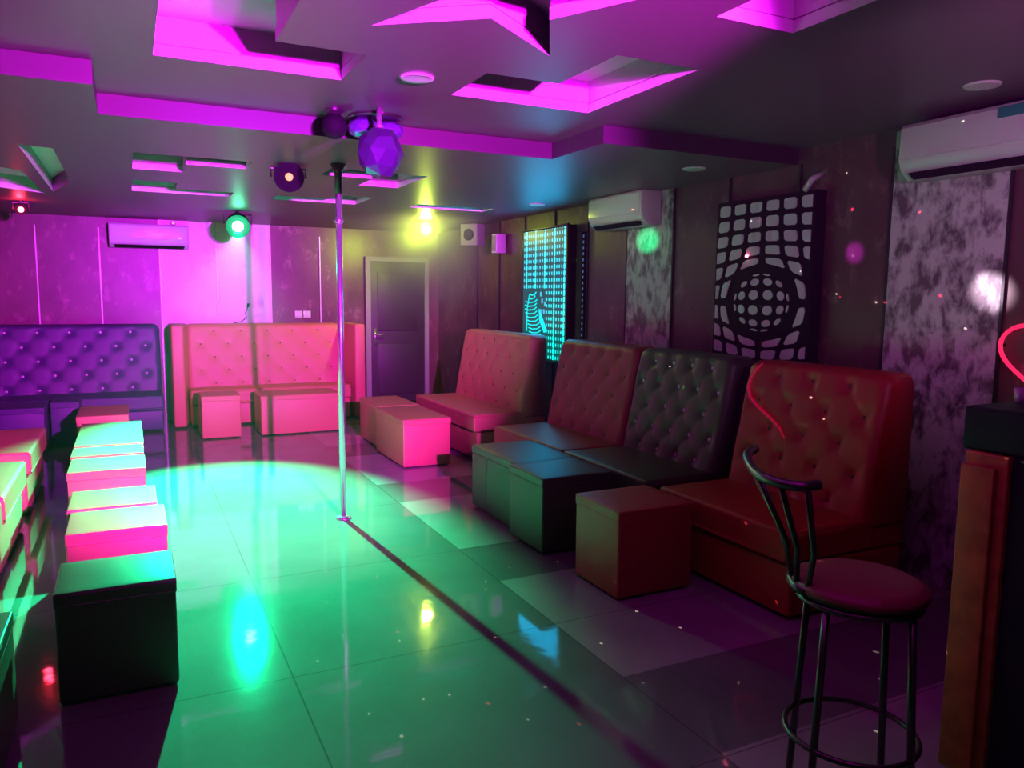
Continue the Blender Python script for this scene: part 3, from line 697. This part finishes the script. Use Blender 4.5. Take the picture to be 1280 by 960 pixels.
# pink neon heart on the right wall
bm = bmesh.new(); pts = []
for k in range(60):
    a = 2*math.pi*k/60
    hx = 16*math.sin(a)**3; hy = 13*math.cos(a)-5*math.cos(2*a)-2*math.cos(3*a)-math.cos(4*a)
    pts.append((0, -hx*.0145, hy*.013))
t = thing('neon_sign', 'glowing pink neon heart on the right wall, cut by the frame', 'neon sign', (XR-.035, 2.155, 1.305))
tube(bm, pts, .011, 8, closed=True); obj('neon_tube', bm, M['e_pink'], t, smooth=True)
bm = bmesh.new()
for k in (5, 25, 45): tube(bm, [Vector(pts[k])+Vector((.008, 0, 0)), Vector(pts[k])+Vector((.035, 0, 0))], .006, 8)
obj('standoff', bm, M['dark_plastic'], t)

# ------------------------------------------------------------------ bar stool
t = thing('bar_stool', 'dark metal bar stool with round seat and curved back in the right foreground', 'bar stool', (1.89, 1.50, 0))
SH = .77
bm = bmesh.new(); lathe(bm, [(.17, SH-.05), (.188, SH-.032), (.188, SH-.014), (.16, SH), (.05, SH+.008)], 40); obj('seat', bm, M['seat_pad'], t, smooth=True)
bm = bmesh.new(); tube(bm, [(.17*math.cos(2*math.pi*k/32), .17*math.sin(2*math.pi*k/32), SH-.058) for k in range(32)], .010, 8, closed=True)
obj('seat_ring', bm, M['dark_metal'], t, smooth=True)
for k in range(4):
    a = R(9+90*k); ca, sa = math.cos(a), math.sin(a)
    bm = bmesh.new(); tube(bm, [(.16*ca, .16*sa, SH-.05), (.178*ca, .178*sa, .4), (.20*ca, .20*sa, 0.002)], .011, 10); obj('leg', bm, M['dark_metal'], t, smooth=True)
bm = bmesh.new(); tube(bm, [(.186*math.cos(2*math.pi*k/32), .186*math.sin(2*math.pi*k/32), .29) for k in range(32)], .009, 8, closed=True)
obj('foot_ring', bm, M['dark_metal'], t, smooth=True)
rail = [Vector(p) for p in ((-.05, .39, 1.085), (-.12, .35, 1.08), (-.19, .27, 1.075), (-.25, .18, 1.07), (-.285, .10, 1.07), (-.285, .03, 1.07), (-.26, -.01, 1.07), (-.21, -.02, 1.072))]
fine = []
for k in range(len(rail)-1):
    p0, p1, p2, p3 = rail[max(0, k-1)], rail[k], rail[k+1], rail[min(len(rail)-1, k+2)]
    for q in range(4):
        v = q/4; fine.append(.5*((2*p1)+(p2-p0)*v+(2*p0-5*p1+4*p2-p3)*v*v+(3*p1-p0-3*p2+p3)*v**3))
fine.append(rail[-1])
bm = bmesh.new(); tube(bm, fine, .0145, 10); obj('back_rail', bm, M['dark_metal'], t, smooth=True)
for tgt, base in ((6, (-.10, .15)), (13, (-.13, .125)), (19, (-.155, .09)), (25, (-.17, .04))):
    e = fine[tgt]; b = Vector((base[0], base[1], SH-.05)); mid = b.lerp(e, .4)+Vector((.02, -.01, 0))
    bm = bmesh.new(); tube(bm, [b, mid, e], .009, 8); obj('back_spindle', bm, M['dark_metal'], t, smooth=True)
bm = bmesh.new(); tube(bm, [(-.10, .16, SH-.03), (-.14, .125, SH-.03), (-.165, .08, SH-.03), (-.178, .03, SH-.03)], .016, 8); obj('back_joint', bm, M['dark_metal'], t, smooth=True)

# emissive tube standing in for a red light cord on the deep red sofa
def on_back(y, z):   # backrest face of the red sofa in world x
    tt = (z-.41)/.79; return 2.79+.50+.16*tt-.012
trace = [(3.50, 1.19), (3.54, 1.15), (3.57, 1.10), (3.58, 1.04), (3.55, .98), (3.47, .93), (3.36, .88), (3.27, .83), (3.22, .78)]
bm = bmesh.new(); tube(bm, [(on_back(y, z), y, z) for y, z in trace], [.004, .008, .006, .009, .009, .008, .008, .006, .003], 8)
tag(obj('light_trace', bm, M['e_trace'], smooth=True), 'thin glowing red light cord curling down the deep red sofa backrest', 'light trace')

# ------------------------------------------------------------------ smoke volume added to imitate the glare round the yellow lamp
def halo(loc, rad, dens, label):
    m = bpy.data.materials.new('glare_scatter'); m.use_nodes = True; nt = m.node_tree; N = nt.nodes; L = nt.links
    N.remove(N['Principled BSDF'])
    v = N.new('ShaderNodeVolumeScatter'); v.inputs['Anisotropy'].default_value = .2
    tc = N.new('ShaderNodeTexCoord'); ln = N.new('ShaderNodeVectorMath'); ln.operation = 'LENGTH'
    mr = N.new('ShaderNodeMapRange'); mr.inputs['From Min'].default_value = rad; mr.inputs['From Max'].default_value = 0
    mr.inputs['To Min'].default_value = 0; mr.inputs['To Max'].default_value = dens
    L.new(tc.outputs['Object'], ln.inputs[0]); L.new(ln.outputs['Value'], mr.inputs['Value'])
    L.new(mr.outputs[0], v.inputs['Density']); L.new(v.outputs[0], N['Material Output'].inputs['Volume'])
    bm = bmesh.new(); bmesh.ops.create_icosphere(bm, subdivisions=4, radius=rad)
    for q in bm.verts: q.co.z = min(q.co.z, ZD-.01-loc[2]); q.co.x = min(q.co.x, 3.66-loc[0])
    o = obj('glare_haze', bm, m, smooth=True, loc=loc); tag(o, label, 'halo'); o['kind'] = 'stuff'
halo((YEL[0], YEL[1]-.08, YEL[2]), 1.15, 1.2, 'yellow-green glow volume added around the yellow stage light')

# ------------------------------------------------------------------ laser star projector light (gobo of dots)
def laser(name, loc, tgt, size, power, col, scale, thr, seed):
    o = spot(name, loc, tgt, (1, 1, 1), power, size, .1, .0)
    l = o.data; l.use_nodes = True; nt = l.node_tree; N = nt.nodes; L = nt.links
    em = [n for n in N if n.type == 'EMISSION'][0]
    tc = N.new('ShaderNodeTexCoord'); mp = N.new('ShaderNodeMapping'); mp.inputs['Location'].default_value = (seed, seed*.37, seed*1.3)
    vo = N.new('ShaderNodeTexVoronoi'); vo.inputs['Scale'].default_value = scale
    L.new(tc.outputs['Normal'], mp.inputs['Vector']); L.new(mp.outputs['Vector'], vo.inputs['Vector'])
    lt = N.new('ShaderNodeMath'); lt.operation = 'LESS_THAN'; lt.inputs[1].default_value = thr
    L.new(vo.outputs['Distance'], lt.inputs[0]); L.new(lt.outputs[0], em.inputs['Strength'])
    em.inputs['Color'].default_value = (*col, 1)
    return o
PR = (.98, 5.34, 2.345)
laser('laser_dots_white', PR, (3.0, 4.4, .6), 110, 900, (1.0, .9, .7), 30, .055, 1.0)
laser('laser_dots_red', PR, (3.0, 4.6, .6), 110, 900, (1.0, .03, .08), 17, .04, 4.0)
laser('laser_dots_green', PR, (3.2, 5.4, .6), 110, 700, (.1, 1.0, .1), 10, .04, 9.0)
